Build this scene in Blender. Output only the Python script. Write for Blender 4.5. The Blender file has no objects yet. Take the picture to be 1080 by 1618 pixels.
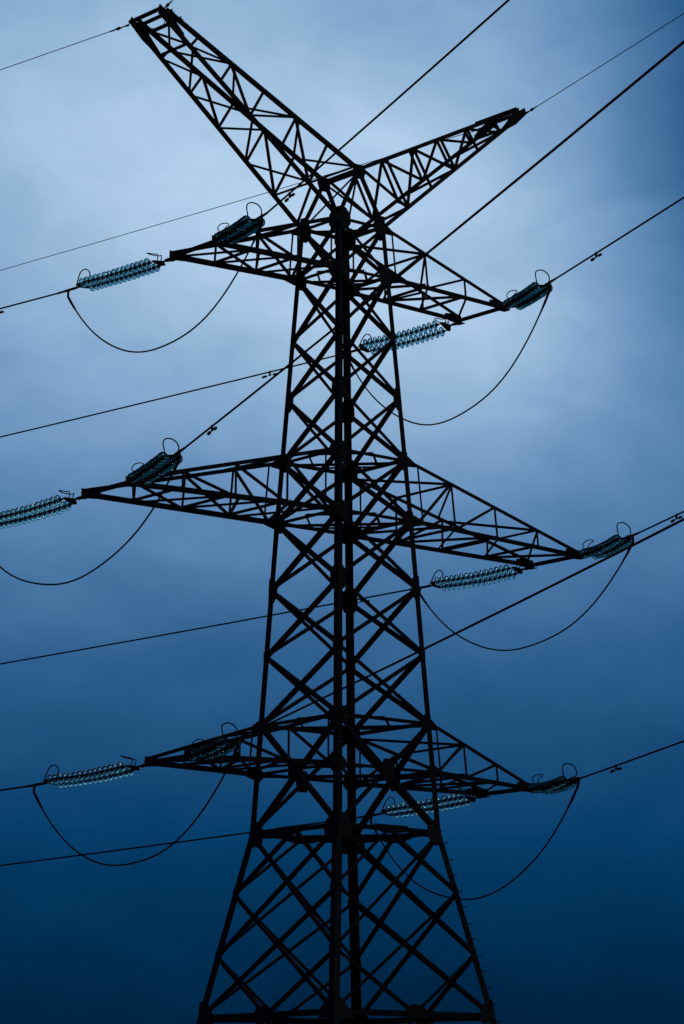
import bpy, bmesh, math, random
from mathutils import Vector, Matrix
random.seed(7)
scene = bpy.context.scene
col = scene.collection
R = math.radians

# ------------------------------------------------------------------ camera
YAW, PITCH, ROLL = R(49.598), R(11.453), R(-0.237)
cam_d = bpy.data.cameras.new('camera')
cam_d.sensor_fit = 'VERTICAL'; cam_d.sensor_height = 36.0
cam_d.lens = 36.0 * 4938.3 / 1618.0
cam_d.clip_start = 0.5; cam_d.clip_end = 9000
cam = bpy.data.objects.new('camera', cam_d); col.objects.link(cam)
fw = Vector((math.cos(YAW)*math.cos(PITCH), math.sin(YAW)*math.cos(PITCH), math.sin(PITCH)))
rt = Vector((math.sin(YAW), -math.cos(YAW), 0)); up = rt.cross(fw)
r2 = rt*math.cos(ROLL)+up*math.sin(ROLL); u2 = up*math.cos(ROLL)-rt*math.sin(ROLL)
mw = Matrix((r2, u2, -fw)).transposed().to_4x4()
mw.translation = Vector((-50.928, -59.770, 1.6))
cam.matrix_world = mw
scene.camera = cam

# ------------------------------------------------------------------ sky: heavy blue cloud, with a brighter patch ahead of the camera
GLOW_AZ, GLOW_EL = R(51.2), R(17.2)  # centre of the bright cloud patch, not the lamp direction
world = bpy.data.worlds.new('World'); scene.world = world; world.use_nodes = True
nt = world.node_tree; nt.nodes.clear()
def N(t, **k):
    n = nt.nodes.new(t)
    for a, b in k.items(): setattr(n, a, b)
    return n
def LK(a, b): nt.links.new(a, b)
def M(op, a, b=None, c=None):
    n = N('ShaderNodeMath', operation=op)
    for i, v in enumerate((a, b, c)):
        if v is None: continue
        if isinstance(v, (int, float)): n.inputs[i].default_value = v
        else: LK(v, n.inputs[i])
    return n.outputs[0]
tc = N('ShaderNodeTexCoord'); sep = N('ShaderNodeSeparateXYZ'); LK(tc.outputs['Generated'], sep.inputs[0])
el = M('MULTIPLY', M('ARCSINE', sep.outputs[2]), 180/math.pi)
az = M('SUBTRACT', M('MULTIPLY', M('ARCTAN2', sep.outputs[1], sep.outputs[0]), 180/math.pi), math.degrees(GLOW_AZ))
def noise(scale, det, rough, sx=1, sy=1, sz=1, dist=0.0):
    mp = N('ShaderNodeMapping'); mp.inputs['Scale'].default_value = (sx, sy, sz)
    LK(tc.outputs['Generated'], mp.inputs[0])
    n = N('ShaderNodeTexNoise'); n.inputs['Scale'].default_value = scale
    n.inputs['Detail'].default_value = det; n.inputs['Roughness'].default_value = rough
    n.inputs['Distortion'].default_value = dist
    LK(mp.outputs[0], n.inputs['Vector']); return n.outputs['Fac']
n1 = noise(7.0, 3, 0.5, 1, 1, 2.2, 0.4)
n3 = noise(46.0, 4, 0.5, 1, 1, 1.5, 0.8)
n2 = noise(19.0, 5, 0.5, 1, 1, 1.7, 0.6)
cl = M('ADD', M('MULTIPLY', M('SUBTRACT', n1, 0.5), 0.50), M('ADD', M('MULTIPLY', M('SUBTRACT', n2, 0.5), 0.50), M('MULTIPLY', M('SUBTRACT', n3, 0.5), 0.16)))
def setramp(r, pts):
    e = r.color_ramp.elements
    while len(e) > 1: e.remove(e[-1])
    e[0].position = pts[0][0]; e[0].color = pts[0][1]
    for p, c in pts[1:]:
        x = e.new(p); x.color = c
# cloud light: dark towards the horizon, brightest round the bright patch of cloud, weaker round the back and overhead
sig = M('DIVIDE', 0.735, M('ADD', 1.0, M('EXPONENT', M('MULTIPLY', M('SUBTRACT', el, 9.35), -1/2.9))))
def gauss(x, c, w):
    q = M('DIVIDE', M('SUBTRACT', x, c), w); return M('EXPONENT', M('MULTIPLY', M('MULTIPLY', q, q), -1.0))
azf = M('ADD', M('MULTIPLY', gauss(az, 0.0, 45.0), 0.68), 0.32)  # added dimming of the unseen sky behind the camera, keeps tower front dark
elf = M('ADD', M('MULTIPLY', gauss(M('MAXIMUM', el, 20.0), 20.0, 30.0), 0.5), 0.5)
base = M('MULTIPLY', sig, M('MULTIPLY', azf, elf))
# broad thin and thick places in the cloud sheet (azimuth, elevation, widths, strength), degrees
for c_, d_, p_, q_, k_ in ((3.8, 17.6, 3.6, 3.6, .225), (-1.8, 15.8, 4.0, 3.6, .300), (-9.2, 18.8, 4.6, 5.2, -.56), (0, 22, 5, 2.2, -.109)):
    base = M('ADD', base, M('MULTIPLY', M('MULTIPLY', gauss(az, c_-math.degrees(GLOW_AZ-YAW), p_), gauss(el, d_, q_)), k_))
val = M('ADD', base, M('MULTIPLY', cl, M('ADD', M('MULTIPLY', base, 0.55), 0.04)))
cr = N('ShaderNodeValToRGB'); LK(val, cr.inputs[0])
def lin(r, gg, b):
    f = lambda c: (c/255/12.92 if c/255 <= .04045 else ((c/255+.055)/1.055)**2.4)
    return (f(r), f(gg), f(b), 1)
setramp(cr, [(0.0, lin(0, 24, 46)), (.06, lin(0, 36, 66)), (.16, lin(6, 62, 106)), (.33, lin(46, 94, 140)), (.45, lin(76, 120, 166)),
             (.58, lin(108, 148, 190)), (.68, lin(128, 165, 204)), (.78, lin(148, 182, 214)), (.90, lin(170, 200, 230)), (1.0, lin(184, 212, 240))])
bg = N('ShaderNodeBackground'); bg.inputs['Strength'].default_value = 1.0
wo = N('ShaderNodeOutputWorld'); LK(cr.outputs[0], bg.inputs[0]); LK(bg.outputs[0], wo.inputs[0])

# ------------------------------------------------------------------ sun behind the cloud, soft
sd = bpy.data.lights.new('sun', 'SUN'); sd.energy = 0.55; sd.angle = R(12); sd.color = (1, .95, .88)
so = bpy.data.objects.new('sun', sd); col.objects.link(so)
sv = Vector((math.cos(GLOW_EL)*math.cos(GLOW_AZ), math.cos(GLOW_EL)*math.sin(GLOW_AZ), math.sin(GLOW_EL)))
LIGHT_AZ, LIGHT_EL = R(-36), R(46)      # the light itself comes softly from high on the right
sv = Vector((math.cos(LIGHT_EL)*math.cos(LIGHT_AZ), math.cos(LIGHT_EL)*math.sin(LIGHT_AZ), math.sin(LIGHT_EL)))
so.rotation_euler = sv.to_track_quat('Z', 'Y').to_euler(); so.location = sv*200
vs = scene.view_settings
vs.view_transform = 'Standard'; vs.look = 'None'; vs.exposure = 0.0; vs.gamma = 1.0; vs.use_curve_mapping = False
scene.render.engine = 'CYCLES'
scene.cycles.max_bounces = 12; scene.cycles.transmission_bounces = 12; scene.cycles.glossy_bounces = 4; scene.cycles.diffuse_bounces = 2

# ------------------------------------------------------------------ materials
def material(name, c1, c2, scale, rough, spec=0.3, metal=0.0, bump=0.0):
    m = bpy.data.materials.new(name); m.use_nodes = True; t = m.node_tree
    b = t.nodes['Principled BSDF']
    co = t.nodes.new('ShaderNodeTexCoord'); n = t.nodes.new('ShaderNodeTexNoise')
    n.inputs['Scale'].default_value = scale; n.inputs['Detail'].default_value = 5
    t.links.new(co.outputs['Object'], n.inputs['Vector'])
    r = t.nodes.new('ShaderNodeValToRGB'); t.links.new(n.outputs['Fac'], r.inputs[0])
    r.color_ramp.elements[0].position = .35; r.color_ramp.elements[0].color = (*c1, 1)
    r.color_ramp.elements[1].position = .65; r.color_ramp.elements[1].color = (*c2, 1)
    t.links.new(r.outputs[0], b.inputs['Base Color'])
    b.inputs['Roughness'].default_value = rough; b.inputs['Specular IOR Level'].default_value = spec
    b.inputs['Metallic'].default_value = metal
    if bump:
        bn = t.nodes.new('ShaderNodeBump'); bn.inputs['Strength'].default_value = bump; bn.inputs['Distance'].default_value = .02
        t.links.new(n.outputs['Fac'], bn.inputs['Height']); t.links.new(bn.outputs[0], b.inputs['Normal'])
    return m
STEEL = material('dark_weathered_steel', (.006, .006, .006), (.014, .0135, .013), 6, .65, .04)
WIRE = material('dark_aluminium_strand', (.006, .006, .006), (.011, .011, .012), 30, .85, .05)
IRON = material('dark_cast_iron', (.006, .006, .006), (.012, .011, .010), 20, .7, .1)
CONC = material('footing_concrete', (.22, .21, .2), (.32, .31, .29), 4, .9, .2, bump=.3)
GRASS = material('field_grass', (.02, .035, .012), (.06, .08, .03), .6, .95, .1, bump=.6)
GLASS = bpy.data.materials.new('toughened_glass'); GLASS.use_nodes = True
_t = GLASS.node_tree; _b = _t.nodes['Principled BSDF']
_c = _t.nodes.new('ShaderNodeTexCoord'); _n = _t.nodes.new('ShaderNodeTexNoise'); _n.inputs['Scale'].default_value = 9
_t.links.new(_c.outputs['Object'], _n.inputs['Vector'])
_r = _t.nodes.new('ShaderNodeValToRGB'); _t.links.new(_n.outputs['Fac'], _r.inputs[0])
_r.color_ramp.elements[0].color = (.28, .66, .66, 1); _r.color_ramp.elements[1].color = (.46, .82, .80, 1)
_t.links.new(_r.outputs[0], _b.inputs['Base Color'])
_b.inputs['Transmission Weight'].default_value = 1.0; _b.inputs['Roughness'].default_value = .03; _b.inputs['IOR'].default_value = 1.5

# ------------------------------------------------------------------ helpers
def new_obj(name, me, parent=None):
    o = bpy.data.objects.new(name, me); col.objects.link(o)
    if parent is not None: o.parent = parent
    return o
def empty(name, loc=(0, 0, 0)):
    o = bpy.data.objects.new(name, None); o.location = loc; o.empty_display_size = .3; col.objects.link(o); return o
def tag(o, label, cat, group=None):
    o['label'] = label; o['category'] = cat
    if group: o['group'] = group
    return o
def mesh(name, verts, faces, mat, smooth=False):
    me = bpy.data.meshes.new(name); me.from_pydata([tuple(v) for v in verts], [], faces); me.materials.append(mat)
    bm = bmesh.new(); bm.from_mesh(me); bmesh.ops.recalc_face_normals(bm, faces=bm.faces); bm.to_mesh(me); bm.free()
    if smooth:
        for p in me.polygons: p.use_smooth = True
    return me
_Lm = {}
def L_mesh(b, t):
    k = (round(b, 3), round(t, 3))
    if k not in _Lm:
        pts = [(0, 0), (b, 0), (b, t), (t, t), (t, b), (0, b)]
        v = [(x, y, 0) for x, y in pts]+[(x, y, 1) for x, y in pts]
        f = [(0, 3, 2, 1), (0, 5, 4, 3), (6, 7, 8, 9), (6, 9, 10, 11)]+[(i, (i+1) % 6, 6+(i+1) % 6, 6+i) for i in range(6)]
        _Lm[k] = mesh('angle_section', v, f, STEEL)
    return _Lm[k]
def bar_matrix(p, q, b, inward, off=0.0):
    p = Vector(p); q = Vector(q); z = (q-p); ln = z.length; z.normalize()
    n = Vector(inward); n = (n-z*n.dot(z))
    if n.length < 1e-4: n = Vector((1, 0, 0))-z*z.x
    n.normalize(); x = n.cross(z)            # x, n, z right handed -> flange x lies in the face, flange n points inward
    m = Matrix.Identity(4)
    for i in range(3): m[i][0] = x[i]; m[i][1] = n[i]; m[i][2] = z[i]*ln
    m.translation = p-x*(b*.5)+n*off
    return m
def bar(name, p, q, b, inward, parent, off=0.0):
    """one rolled steel angle from p to q"""
    o = new_obj(name, L_mesh(b, max(.008, b*.13)), parent)
    o.matrix_basis = bar_matrix(p, q, b, inward, off)
    return o
def bars_mesh(name, specs):
    vs_, fs = [], []
    for p, q, b, inward in specs:
        m = bar_matrix(p, q, b, inward); me = L_mesh(b, max(.008, b*.13)); k = len(vs_)
        vs_ += [m @ v.co for v in me.vertices]; fs += [tuple(i+k for i in pl.vertices) for pl in me.polygons]
    return mesh(name, vs_, fs, STEEL)
def plate(name, o, u, v, poly, parent, th=.014, off=0.0):
    """flat steel plate: outline poly in (u, v) about o"""
    u = Vector(u).normalized(); v = Vector(v).normalized(); n = u.cross(v).normalized(); o = Vector(o)+n*off
    k = len(poly)
    vs_ = [o+u*a+v*b-n*th/2 for a, b in poly]+[o+u*a+v*b+n*th/2 for a, b in poly]
    fs = [tuple(range(k-1, -1, -1)), tuple(range(k, 2*k))]+[(i, (i+1) % k, k+(i+1) % k, k+i) for i in range(k)]
    return new_obj(name, mesh(name, vs_, fs, STEEL), parent)
def tube_data(pts, r, sides=8, vs_=None, fs=None, radii=None):
    vs_ = [] if vs_ is None else vs_; fs = [] if fs is None else fs
    pts = [Vector(p) for p in pts]; k0 = len(vs_); n = len(pts)
    x = None
    for i, p in enumerate(pts):
        d = (pts[min(i+1, n-1)]-pts[max(i-1, 0)]).normalized()
        if x is None: x = d.orthogonal().normalized()
        x = (x-d*x.dot(d)).normalized(); y = d.cross(x); rr = radii[i] if radii else r
        for s in range(sides):
            a = 2*math.pi*s/sides; vs_.append(p+(x*math.cos(a)+y*math.sin(a))*rr)
    for i in range(n-1):
        for s in range(sides):
            a = k0+i*sides+s; b = k0+i*sides+(s+1) % sides
            fs.append((a, b, b+sides, a+sides))
    fs.append(tuple(k0+s for s in range(sides))[::-1]); fs.append(tuple(k0+(n-1)*sides+s for s in range(sides)))
    return vs_, fs
def tube(name, pts, r, mat, parent=None, sides=8, radii=None):
    v, f = tube_data(pts, r, sides, radii=radii); return new_obj(name, mesh(name, v, f, mat, True), parent)
def lathe(name, prof, mat, seg=24):
    """closed profile (x, r) turned about the X axis"""
    v, f = [], []; k = len(prof)
    for s in range(seg):
        a = 2*math.pi*s/seg
        for x, r in prof: v.append((x, r*math.cos(a), r*math.sin(a)))
    for s in range(seg):
        t = (s+1) % seg
        for i in range(k):
            j = (i+1) % k; f.append((s*k+i, s*k+j, t*k+j, t*k+i))
    return mesh(name, v, f, mat, True)
def smooth_pts(P, n=8):
    P = [Vector(p) for p in P]; out = []
    for i in range(len(P)-1):
        a = P[max(i-1, 0)]; b = P[i]; c = P[i+1]; d = P[min(i+2, len(P)-1)]
        for k in range(n):
            t = k/n; out.append(.5*((2*b)+(c-a)*t+(2*a-5*b+4*c-d)*t*t+(3*b-a-3*c+d)*t**3))
    return out+[P[-1]]

# ------------------------------------------------------------------ ground
v = [(0, 0, 0)]; f = []
rings = [6, 20, 60, 150, 400, 1200, 4000]; SG = 48
for r_ in rings:
    for s in range(SG):
        a = 2*math.pi*s/SG; v.append((r_*math.cos(a), r_*math.sin(a), 0.0))
f += [(0, 1+s, 1+(s+1) % SG) for s in range(SG)]
for k in range(len(rings)-1):
    for s in range(SG):
        f.append((1+k*SG+s, 1+(k+1)*SG+s, 1+(k+1)*SG+(s+1) % SG, 1+k*SG+(s+1) % SG))
ground = new_obj('ground', mesh('ground', v, f, GRASS)); ground['kind'] = 'structure'

# ------------------------------------------------------------------ the lattice tower
TOWER = empty('lattice_tower')
tag(TOWER, 'tall black steel lattice pylon with six crossarms and two raised ground wire peaks', 'pylon')
LV = {'T': (25.047, .785), 'U': (23.692, .862), 'N1': (22.037, .957), 'N2': (20.468, 1.048), 'M': (18.82, 1.162), 'P': (17.238, 1.258),
      'N3': (15.497, 1.358), 'N4': (13.786, 1.45), 'L': (12.018, 1.54), 'Q': (10.784, 1.612), 'W': (9.269, 1.70), 'X1': (7.767, 2.0),
      'X2': (6.24, 2.305), 'B': (4.71, 2.61), 'G': (0.25, 3.505)}
SGN = {'l': (-1, 1), 'f': (-1, -1), 'r': (1, -1), 'b': (1, 1)}
def cn(c, lv):
    z, w = LV[lv]; return Vector((SGN[c][0]*w, SGN[c][1]*w, z))
FACES = [('l', 'f', (1, 0, 0)), ('f', 'r', (0, 1, 0)), ('r', 'b', (-1, 0, 0)), ('b', 'l', (0, -1, 0))]
for c in 'lfrb':
    sx, sy = SGN[c]; vs_, fs = [], []
    secs = [(0.02, 3.555, .20, .022), (9.269, 1.705, .185, .02), (9.30, 1.70, .165, .018), (17.2, 1.260, .15, .016), (25.28, .772, .135, .014)]
    for z, w, b, t in secs:
        for x, y in [(0, 0), (b, 0), (b, t), (t, t), (t, b), (0, b)]: vs_.append((sx*(w-x), sy*(w-y), z))
    for k in range(len(secs)-1):
        for i in range(6): fs.append((k*6+i, k*6+(i+1) % 6, k*6+6+(i+1) % 6, k*6+6+i))
    e = (len(secs)-1)*6
    fs += [(0, 3, 2, 1), (0, 5, 4, 3), (e, e+1, e+2, e+3), (e, e+3, e+4, e+5)]
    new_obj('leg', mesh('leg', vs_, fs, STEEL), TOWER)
    # concrete footing
    bm = bmesh.new(); bmesh.ops.create_cone(bm, cap_ends=True, segments=20, radius1=.62, radius2=.5, depth=.45)
    bmesh.ops.translate(bm, verts=bm.verts, vec=(sx*3.48, sy*3.48, .2))
    me = bpy.data.meshes.new('footing'); bm.to_mesh(me); bm.free(); me.materials.append(CONC); new_obj('footing', me, TOWER)
PANELS = [('T', 'U', .085), ('U', 'N1', .095), ('N1', 'N2', .095), ('N2', 'M', .095), ('M', 'P', .105), ('P', 'N3', .11), ('N3', 'N4', .105), ('N4', 'L', .105), ('L', 'W', .12)]
for a, b, inn in FACES:
    inn = Vector(inn)
    for t, u_, w in PANELS:
        bar('diagonal_brace', cn(a, t), cn(b, u_), w, inn, TOWER, .004)
        bar('diagonal_brace', cn(b, t), cn(a, u_), w, inn, TOWER, .028)
    for lv, w in (('T', .085), ('U', .08), ('M', .085), ('P', .085), ('L', .09), ('Q', .08), ('W', .12), ('B', .15)):
        bar('horizontal_beam', cn(a, lv), cn(b, lv), w, inn, TOWER, .05)
    # double lattice below the waist
    mW = (cn(a, 'W')+cn(b, 'W'))/2; mB = (cn(a, 'B')+cn(b, 'B'))/2
    dl = [(mW, cn(a, 'X1')), (mW, cn(b, 'X1')), (cn(a, 'W'), cn(b, 'X2')), (cn(b, 'W'), cn(a, 'X2')), (cn(a, 'X1'), cn(b, 'B')), (cn(b, 'X1'), cn(a, 'B')), (cn(a, 'X2'), mB), (cn(b, 'X2'), mB)]
    for i, (p, q) in enumerate(dl): bar('diagonal_brace', p, q, .088, inn, TOWER, .004+.026*(i % 2))
    bar('diagonal_brace', mB, cn(a, 'G'), .11, inn, TOWER, .004); bar('diagonal_brace', mB, cn(b, 'G'), .11, inn, TOWER, .03)
    e = (cn(b, 'W')-cn(a, 'W')).normalized()
    plate('gusset_plate', mW, e, (0, 0, 1), [(-.55, -.06), (-.2, -.13), (.2, -.13), (.55, -.06), (.55, .085), (-.55, .085)], TOWER, off=.06)
    plate('gusset_plate', mB, e, (0, 0, 1), [(-.32, -.1), (.32, -.1), (.32, .06), (.2, .22), (-.2, .22), (-.32, .06)], TOWER, off=.06)
    zc = 10.72; mQ = Vector(((cn(a, 'Q').x+cn(b, 'Q').x)/2, (cn(a, 'Q').y+cn(b, 'Q').y)/2, zc))
    plate('gusset_plate', mQ, e, (0, 0, 1), [(-.13, -.27), (.13, -.27), (.21, -.14), (.21, .16), (.13, .28), (-.13, .28), (-.21, .16), (-.21, -.14)], TOWER, off=.06)
for lv, w in (('T', .065), ('U', .06), ('M', .065), ('P', .065), ('L', .07), ('Q', .06), ('W', .07), ('B', .08)):
    bar('diaphragm_brace', cn('l', lv)+Vector((0, 0, -.03)), cn('r', lv)+Vector((0, 0, -.03)), w, (0, 0, -1), TOWER)
    bar('diaphragm_brace', cn('f', lv)+Vector((0, 0, .04)), cn('b', lv)+Vector((0, 0, .04)), w, (0, 0, 1), TOWER)
for lv, w in (('U', .055), ('M', .05), ('P', .055), ('Q', .055), ('L', .05), ('W', .06)):
    md = [(cn(a, lv)+cn(b, lv))/2 for a, b, _ in FACES]
    for i in range(4): bar('diaphragm_brace', md[i], md[(i+1) % 4], w, (0, 0, 1), TOWER, .01)
GUS = {'T': (.38, .60), 'U': (.36, .48), 'N1': (.16, .24), 'N2': (.25, .58), 'M': (.34, .44), 'P': (.36, .48), 'N3': (.28, .60), 'N4': (.17, .22), 'L': (.34, .42),
       'Q': (.28, .36), 'W': (.44, .62), 'X1': (.2, .26), 'X2': (.2, .26), 'B': (.5, .56)}
for a, b, inn in FACES:
    for lv, (w, h) in GUS.items():
        for c, d in ((a, b), (b, a)):
            u_ = cn(d, lv)-cn(c, lv)
            ks = list(LV); i = ks.index(lv); lo = ks[i+1]; vv = cn(c, lv)-cn(c, lo)
            vv = vv-u_*(vv.dot(u_)/u_.dot(u_))
            h2 = h/2; poly = [(0.005, -h2), (w*.62, -h2), (w, -h2*.42), (w, h2*.42), (w*.62, h2), (0.005, h2)]
            if lv == 'B': poly = [(0.005, -.16), (w, -.16), (w, .06), (w*.45, .42), (.005, .42)]
            if lv == 'W': poly = [(0.005, -h2), (w*.7, -h2), (w, -h2*.6), (w, h2*.4), (w*.55, h2), (.005, h2)]
            s = 1 if u_.cross(vv).dot(Vector(inn)) < 0 else -1
            plate('gusset_plate', cn(c, lv), u_, vv, poly, TOWER, off=s*.012)
# step bolts up one leg
def leg_at(c, z):
    sx, sy = SGN[c]
    w = 1.705+(9.269-z)*(3.555-1.705)/(9.249) if z < 9.269 else 1.70+(z-9.30)*(.772-1.70)/(25.28-9.30)
    return Vector((sx*w, sy*w, z))
z = 2.6; i = 0
while z < 9.1:
    p = leg_at('r', z)
    d = Vector((1, 0, 0)) if i % 2 else Vector((0, -1, 0)); q = p+(Vector((0, .05, 0)) if i % 2 else Vector((-.05, 0, 0)))
    tube('step_bolt', [q-d*.03, q+d*.15, q+d*.152, q+d*.175], .010, STEEL, TOWER, 6, radii=[.010, .010, .020, .020]); z += .40; i += 1

# crossarms
def lerp(a, b, t): return a+(b-a)*t
def crossarm(s, top, bot, a, h, zt, n, label):
    wt = LV[top][1]; wb = LV[bot][1]; zT = LV[top][0]; zB = LV[bot][0]
    ct = {y: Vector((s*wt, y*wt, zT)) for y in (1, -1)}; cb = {y: Vector((s*wb, y*wb, zB)) for y in (1, -1)}
    tp = {y: Vector((s*a, y*h, zt)) for y in (1, -1)}
    tb = {y: Vector((s*a, y*h, zt+.09)) for y in (1, -1)}
    frame = [(tp[1]+Vector((0, .1, 0)), tp[-1]-Vector((0, .1, 0)), .12, (-s, 0, .2))]
    for y in (1, -1):
        frame += [(ct[y], tb[y], .095, (0, -y, 0)), (cb[y], tp[y], .12, (0, -y, 0))]
    A = new_obj('crossarm', bars_mesh('crossarm', frame), TOWER); A['label'] = label
    T = lambda y, t: lerp(ct[y], tb[y], t); B = lambda y, t: lerp(cb[y], tp[y], t)
    for y in (1, -1):
        inn = (0, -y, 0)
        bar('brace', T(y, .06), B(y, .06), .055, inn, A, .01)
        for k in range(1, n):
            bar('brace', T(y, k/n), B(y, k/n), .068, inn, A, .01)
        for k in range(n-1):
            bar('brace', B(y, k/n if k else .04), T(y, (k+1)/n), .062, inn, A, .03)
        # plates at the root and near the tip
        pl = lambda P, d1, d2, poly: plate('gusset_plate', P, d1, d2, poly, A, off=y*.012)
        d = (tb[y]-ct[y]).normalized(); dz = Vector((0, 0, 1))
        pl(ct[y]-Vector((s*.05, 0, 0)), d, dz, [(-.02, -.17), (.14, -.12), (.36, -.05), (.36, .06), (.05, .15), (-.02, .15)])
        d = (tp[y]-cb[y]).normalized()
        pl(cb[y]-Vector((s*.05, 0, 0)), d, dz, [(-.02, -.15), (.10, -.14), (.42, -.06), (.42, .06), (.10, .16), (-.02, .16)])
        d = (cb[y]-tp[y]).normalized()
        pl(tp[y], d, dz, [(-.08, -.09), (.34, -.07), (.52, -.04), (.52, .12), (.3, .15), (-.08, .15)])
    # struts and zigzags across the top and bottom faces
    for k in range(1, n):
        bar('brace', B(1, k/n), B(-1, k/n), .062, (0, 0, 1), A, .02)
    for k in range(n):
        y = 1 if k % 2 else -1
        bar('brace', B(y, k/n if k else .03), B(-y, (k+1)/n-.02), .062, (0, 0, 1), A, -.01)
        if n > 3 or k < n-1: bar('brace', T(-y, k/n if k else .03), T(y, (k+1)/n-.02), .062, (0, 0, -1), A, .01)
        if k < 2: bar('brace', B(-y, k/n if k else .03), B(y, (k+1)/n-.02), .062, (0, 0, 1), A, .04)
    bar('brace', T(1, 1/n), T(-1, 1/n), .055, (0, 0, -1), A, -.02)
    # hanger plates at both ends of the tip beam
    for y in (1, -1):
        plate('hanger_plate', tp[y]+Vector((0, y*.06, -.02)), (1, 0, 0), (0, 1, 0), [(-.13, -.16), (.13, -.16), (.13, .06), (.05, .14), (-.05, .14), (-.13, .06)] if y > 0 else
              [(-.13, .16), (-.13, -.06), (-.05, -.14), (.05, -.14), (.13, -.06), (.13, .16)], A, .02, -.05)
    return tp
TIPS = {}
for key, top, bot, a, h, zt, n, nm in (('U', 'T', 'U', 4.913, .877, 23.591, 3, 'upper'), ('P', 'M', 'P', 7.515, .921, 17.122, 4, 'middle'), ('Q', 'L', 'Q', 5.587, .853, 10.717, 3, 'lower')):
    for s, sd_ in ((-1, 'l'), (1, 'r')):
        TIPS[key+sd_] = crossarm(s, top, bot, a, h, zt, n, '%s crossarm reaching %s' % (nm, 'left' if s < 0 else 'right'))

# raised peaks that carry the ground wires
RA = Vector((-.03, .735, 26.494)); RB = Vector((-.03, -.735, 26.494)); RG = {1: RA, -1: RB}
bar('ridge_beam', RA, RB, .10, (0, 0, -1), TOWER)
for s in (-1, 1):
    for y in (1, -1):
        c = Vector((s*LV['T'][1], y*LV['T'][1], LV['T'][0]))
        bar('ridge_strut', c, RG[y], .085, (0, -y, 0), TOWER, .01)
        bar('ridge_strut', c, RG[-y], .06, (-s, 0, 0), TOWER, .03)
for y in (1, -1):
    plate('gusset_plate', RG[y], (1, 0, 0), (0, 0, 1), [(-.22, -.06), (-.14, -.26), (.14, -.26), (.22, -.06), (.16, .13), (-.16, .13)], TOWER, off=.02*y)
HT = {}
def peak(s, H, label):
    zt = 29.345; h = .605; n = 6
    lo = {y: Vector((s*LV['T'][1], y*LV['T'][1], LV['T'][0]+.03)) for y in (1, -1)}
    tp = {y: Vector((s*H, y*h, zt)) for y in (1, -1)}; tu = {y: Vector((s*(H-.18), y*h, zt+.10)) for y in (1, -1)}
    frame = []
    for y in (1, -1): frame += [(lo[y], tp[y], .09, (0, -y, 0)), (RG[y], tu[y], .10, (0, -y, 0))]
    K = new_obj('ground_wire_peak', bars_mesh('ground_wire_peak', frame), TOWER); K['label'] = label
    Lo = lambda y, t: lerp(lo[y], tp[y], t); Up = lambda y, t: lerp(RG[y], tu[y], t)
    for y in (1, -1):
        inn = (0, -y, 0)
        for k in range(1, n):
            bar('brace', Lo(y, k/n), Up(y, k/n), .058, inn, K, .01)
        for k in range(1, n, 2):
            for j in (k-1, k+1):
                bar('brace', Lo(y, k/n), Up(y, max(j/n, .02)), .06, inn, K, .03)
        e = (lo[y]-tp[y]).normalized()
        plate('tip_plate', tp[y], e, (0, 0, 1), [(-.12, -.06), (.42, -.11), (.84, -.05), (.92, .12), (.45, .22), (-.02, .17)], K, off=y*.014)
    for k in range(0, n):
        y = -1 if k % 2 else 1
        bar('brace', Lo(y, max(k/n, .02)), Lo(-y, (k+1)/n-.01), .06, (0, 0, 1), K, -.01)
        bar('brace', Up(-y, max(k/n, .02)), Up(y, (k+1)/n-.01), .06, (0, 0, -1), K, -.01)
    bar('brace', Lo(1, .84), Lo(-1, .84), .06, (0, 0, 1), K, .02)
    for t in (.93, .975): bar('tip_beam', Up(1, t)+Vector((0, .08, 0)), Up(-1, t)-Vector((0, .08, 0)), .075, (0, 0, 1), K)
    bar('tip_beam', tp[1]+Vector((0, .08, .02)), tp[-1]+Vector((0, -.08, .02)), .08, (0, 0, 1), K)
    return tp
HT['l'] = peak(-1, 6.441, 'ground wire peak rising to upper left'); HT['r'] = peak(1, 6.046, 'ground wire peak rising to upper right')

# ------------------------------------------------------------------ insulator strings
PITCHD = .165; ND = 15; SEP = .172
DISC = lathe('disc', [(x_, r_*1.06 if r_ > .05 else r_) for x_, r_ in [(.030, .030), (.022, .055), (.026, .085), (.040, .110), (.058, .126), (.064, .1275), (.066, .124), (.058, .112), (.066, .102), (.066, .096),
                      (.050, .086), (.062, .074), (.062, .068), (.046, .058), (.056, .046), (.050, .030)]], GLASS, 28)
CAP = lathe('cap', [(-.055, .0), (-.055, .022), (-.045, .034), (-.010, .044), (.026, .050), (.034, .046), (.052, .028), (.056, .016), (.11, .013), (.11, 0.0)], IRON, 14)
def prism(poly, z0, z1, mat, name):
    k = len(poly); vs_ = [(x, y, z0) for x, y in poly]+[(x, y, z1) for x, y in poly]
    return mesh(name, vs_, [tuple(range(k-1, -1, -1)), tuple(range(k, 2*k))]+[(i, (i+1) % k, k+(i+1) % k, k+i) for i in range(k)], mat)
YOKE1 = prism([(.19, -.04), (.22, -.06), (.32, -.215), (.40, -.215), (.42, 0), (.40, .215), (.32, .215), (.22, .06), (.19, .04)], -.014, .014, IRON, 'yoke_plate')
YOKE2 = prism([(3.02, -.215), (3.09, -.215), (3.19, -.05), (3.22, 0), (3.19, .05), (3.09, .215), (3.02, .215), (3.0, 0)], -.014, .014, IRON, 'yoke_plate')
def tubes_mesh(name, lst, mat, sides=8):
    v_, f_ = [], []
    for pts, r in lst: tube_data(pts, r, sides, v_, f_)
    return mesh(name, v_, f_, mat, True)
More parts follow.
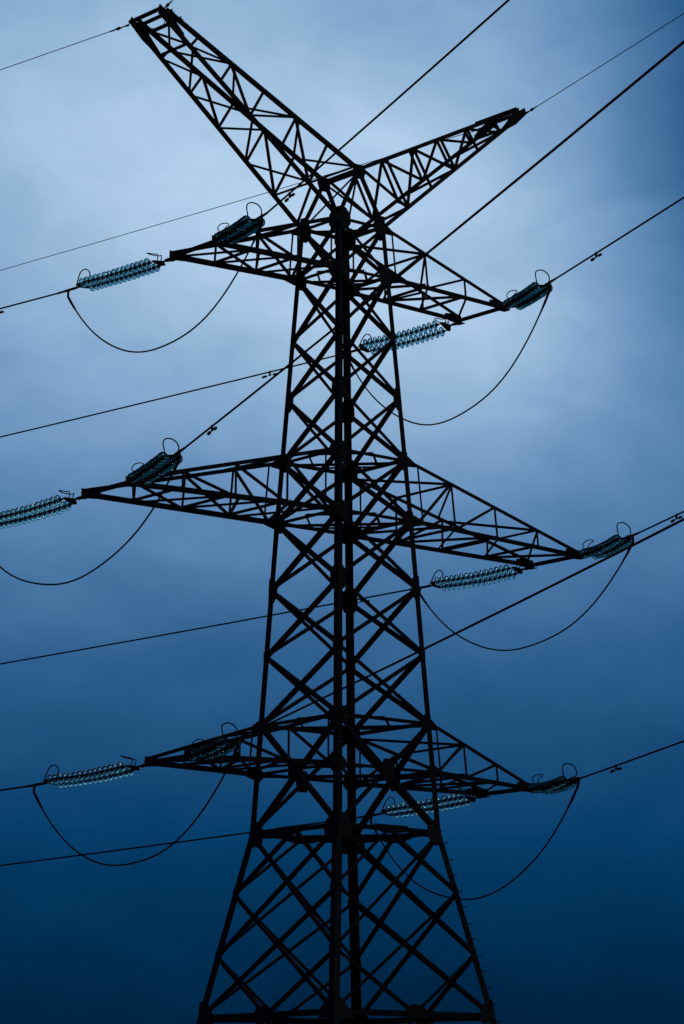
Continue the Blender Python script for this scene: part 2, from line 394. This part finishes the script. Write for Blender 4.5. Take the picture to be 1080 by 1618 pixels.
def ring(x, r, axis):
    return [(x+r*1.5*math.cos(t), r*math.sin(t) if axis == 'y' else 0, r*math.sin(t) if axis == 'z' else 0) for t in [2*math.pi*k/12 for k in range(13)]]
SHACK = tubes_mesh('shackle', [(ring(.03, .035, 'z'), .016), (ring(.11, .035, 'y'), .016), ([(.12, 0, 0), (.25, 0, 0)], .026)], IRON)
x0 = .55; x1 = x0+(ND-1)*PITCHD
SOCK = [tubes_mesh('socket', [(p_, .018)], IRON) for y in (-SEP, SEP) for p_ in ([(.36, y, 0), (x0-.04, y, 0)], [(x1+.05, y, 0), (3.06, y, 0)])]
CLAMP = tubes_mesh('dead_end_clamp', [([(3.17, 0, 0), (3.34, 0, 0)], .026), ([(3.30, 0, 0), (3.74, 0, 0)], .036), ([(3.70, 0, 0), (3.98, 0, 0)], .029), ([(3.58, 0, 0), (3.60, 0, -.10), (3.60, 0, -.20)], .030)], IRON, 10)
HORN2 = tubes_mesh('arcing_horn', [(smooth_pts([(3.06, -.17, 0), (3.05, -.19, .14), (3.03, -.21, .30), (3.0, -.17, .40), (2.98, -.05, .44), (2.98, .08, .40), (3.02, .15, .30), (3.08, .15, .18), (3.20, .08, .05), (3.3, .02, 0)], 6), .016)], IRON)
HORN1 = tubes_mesh('arcing_horn', [(smooth_pts([(0.34, -.05, .01), (0.33, -.06, .12), (0.34, -.08, .22), (0.50, -.16, .27), (0.70, -.14, .33), (0.76, -.02, .35), (0.70, .06, .33), (0.50, .02, .27), (0.36, .05, .22), (0.35, .05, .12), (0.34, .05, .01)], 5), .013)], IRON)
def insulator(tip, clamp, roll, label):
    o = empty('insulator_string', tip)
    d = (Vector(clamp)-Vector(tip)).normalized()
    y = Vector((0, 0, 1)).cross(d).normalized(); z_ = d.cross(y)
    y2 = y*math.cos(roll)+z_*math.sin(roll); z2 = d.cross(y2)
    m = Matrix((d, y2, z2)).transposed().to_4x4(); m.translation = Vector(tip); o.matrix_world = m
    tag(o, label, 'insulator', 'twin glass insulator strings')
    for nm, me in (('shackle', SHACK), ('yoke_plate', YOKE1), ('yoke_plate', YOKE2), *[('socket', k_) for k_ in SOCK], ('dead_end_clamp', CLAMP), ('arcing_horn', HORN1), ('arcing_horn', HORN2)):
        new_obj(nm, me, o)
    rnd = random.Random(label); sag = rnd.uniform(.015, .06)
    for yy in (-SEP, SEP):
        for k in range(ND):
            g_ = new_obj('disc', DISC, o); g_.location = (x0+k*PITCHD-.02, yy, -sag*math.sin(math.pi*k/(ND-1)))
            g_.rotation_euler = (rnd.uniform(0, 6.28), rnd.uniform(-.06, .06), rnd.uniform(-.06, .06))
            new_obj('cap', CAP, g_)
    return m
CL = {  # key: clamp point, wire slope, jumper sag, damper distance
 'UlA': ((-5.482, 4.470, 23.400), -.0245, 2.3), 'PlA': ((-8.208, 4.482, 16.788), -.036, None), 'QlA': ((-6.343, 4.406, 10.447), -.0292, None),
 'UrA': ((4.036, 4.398, 23.273), -.0362, 2.5), 'PrA': ((6.697, 4.465, 16.915), -.0376, 1.75), 'QrA': ((4.771, 4.388, 10.400), -.0421, 2.0),
 'UlB': ((-6.176, -4.271, 23.194), .0180, 1.6), 'PlB': ((-8.665, -4.377, 17.106), .0415, 1.95), 'QlB': ((-6.857, -4.266, 10.686), .0340, 2.0),
 'UrB': ((3.413, -4.184, 23.305), .0089, 2.45), 'PrB': ((6.128, -4.287, 16.995), .0282, 2.15), 'QrB': ((4.084, -4.167, 10.558), .0434, 1.9)}
LVN = {'U': 'upper', 'P': 'middle', 'Q': 'lower'}; SDN = {'l': 'left', 'r': 'right'}
DIRN = {'A': 'far end', 'B': 'near end'}
HEAD = {'A': R(101.0), 'B': R(250.6)}
ROLLA = {'Ul': R(3), 'Pl': R(12), 'Ql': R(10), 'Ur': R(20), 'Pr': R(16), 'Qr': R(16)}
KS = .0003
_dw = []
for sg_ in (-1, 1):
    _dw += [([(sg_*.14, 0, -.10), (sg_*.16, 0, -.10), (sg_*.25, 0, -.105), (sg_*.27, 0, -.105)], .036)]
DAMP_W = tubes_mesh('vibration_damper', _dw+[([(-.2, 0, -.10), (0, 0, -.095), (.2, 0, -.10)], .010), ([(0, 0, .03), (0, 0, -.11)], .030)], IRON)
def wire(name, start, head, slope, r, label, cat, group, damper=None, length=260):
    st = Vector(start)
    pts = []
    ds = [0, .5, 1, 2, 4, 7, 10, 15, 20, 30, 45, 60, 80, 110, 150, 200, length]
    for d in ds: pts.append(Vector((math.cos(head)*d, math.sin(head)*d, slope*d+KS*d*d)))
    w_ = tube(name, pts, r, WIRE, None, 8); w_.location = st
    tag(w_, label, cat, group)
    if damper:
        dm = new_obj('vibration_damper', DAMP_W, w_); d = damper
        m = Matrix.Rotation(head, 4, 'Z') @ Matrix.Rotation(-math.atan(slope), 4, 'Y')
        m.translation = Vector((math.cos(head)*d, math.sin(head)*d, slope*d)); dm.matrix_basis = m
    return w_
for key, (cp, sl, dm) in CL.items():
    lv, sd_, e = key
    tip = TIPS[lv+sd_][1 if e == 'A' else -1]+Vector((0, .12 if e == 'A' else -.12, -.06))
    cp = Vector(cp)
    if e == 'A': lab = 'twin glass insulator string running left and away from %s %s crossarm tip' % (LVN[lv], SDN[sd_])
    else: lab = 'twin glass insulator string seen nearly end on, rising right from %s %s crossarm tip' % (LVN[lv], SDN[sd_])
    m = insulator(tip, cp, ROLLA[lv+sd_] if e == 'A' else 0.0, lab)
    st = m @ Vector((3.95, 0, 0))
    if e == 'A': lab = 'thick dark conductor leading off left from %s %s crossarm' % (LVN[lv], SDN[sd_])
    else: lab = 'thick dark conductor rising to the right from %s %s crossarm' % (LVN[lv], SDN[sd_])
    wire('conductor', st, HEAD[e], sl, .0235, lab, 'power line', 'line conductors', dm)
    CL[key] = (m @ Vector((3.60, 0, -.18)), m)
SAG = {'Ul': 2.2, 'Pl': 2.0, 'Ql': 2.24, 'Ur': 2.65, 'Pr': 2.15, 'Qr': 2.45}
for k, s in SAG.items():
    a = CL[k+'A'][0]; b = CL[k+'B'][0]; pts = []
    for i in range(41):
        t = i/40; x = abs(2*t-1); p = a.lerp(b, t); p.z -= s*(1-(.8*x**2+.2*x**4))
        wv = math.sin(math.pi*t)*.02; p += Vector((wv*math.sin(9*t+s*7), wv*math.cos(13*t+s*5), wv*math.sin(16*t+s*11))); pts.append(p)
    rr = [.034 if i < 2 or i > 38 else .021 for i in range(41)]
    o = tube('jumper_loop', [p-a for p in pts], .021, WIRE, None, 8, rr); o.location = a
    tag(o, 'slack jumper cable hanging in a loop below %s %s crossarm' % (LVN[k[0]], SDN[k[1]]), 'jumper cable', 'jumper loops')
# ground wires
for sd_, y, e, sl in (('l', 1, 'A', -.0393), ('l', -1, 'B', -.04), ('r', -1, 'B', -.0477), ('r', 1, 'A', -.0434)):
    st = HT[sd_][y]+Vector((0, y*.1, .0))
    lab = 'thin ground wire %s from %s peak' % ('leading off left' if e == 'A' else 'rising to the right', SDN[sd_])
    w_ = wire('ground_wire', st, HEAD[e], sl, .011, lab, 'ground wire', 'thin ground wires')
    h = HEAD[e]; dv = Vector((math.cos(h), math.sin(h), sl))
    tube('wire_clamp', [dv*.02, dv*.10, dv*.12, dv*.30, dv*.32, dv*.42, dv*.43, dv*.66], .02, IRON, w_, 8, [.03, .03, .018, .018, .04, .04, .02, .02])
for sd_ in 'lr':
    a = HT[sd_][1]+Vector((0, .05, 0)); b = HT[sd_][-1]+Vector((0, -.05, 0)); pts = []
    for i in range(17):
        t = i/16; p = a.lerp(b, t); p.z -= .16*(1-(2*t-1)**2); p.x *= 1-.07*(1-(2*t-1)**2); pts.append(p-a)
    o = tube('bonding_wire', pts, .009, WIRE, None, 6); o.location = a
    tag(o, 'thin slack bonding wire across the tip of the %s ground wire peak' % SDN[sd_], 'wire', 'bonding wires')
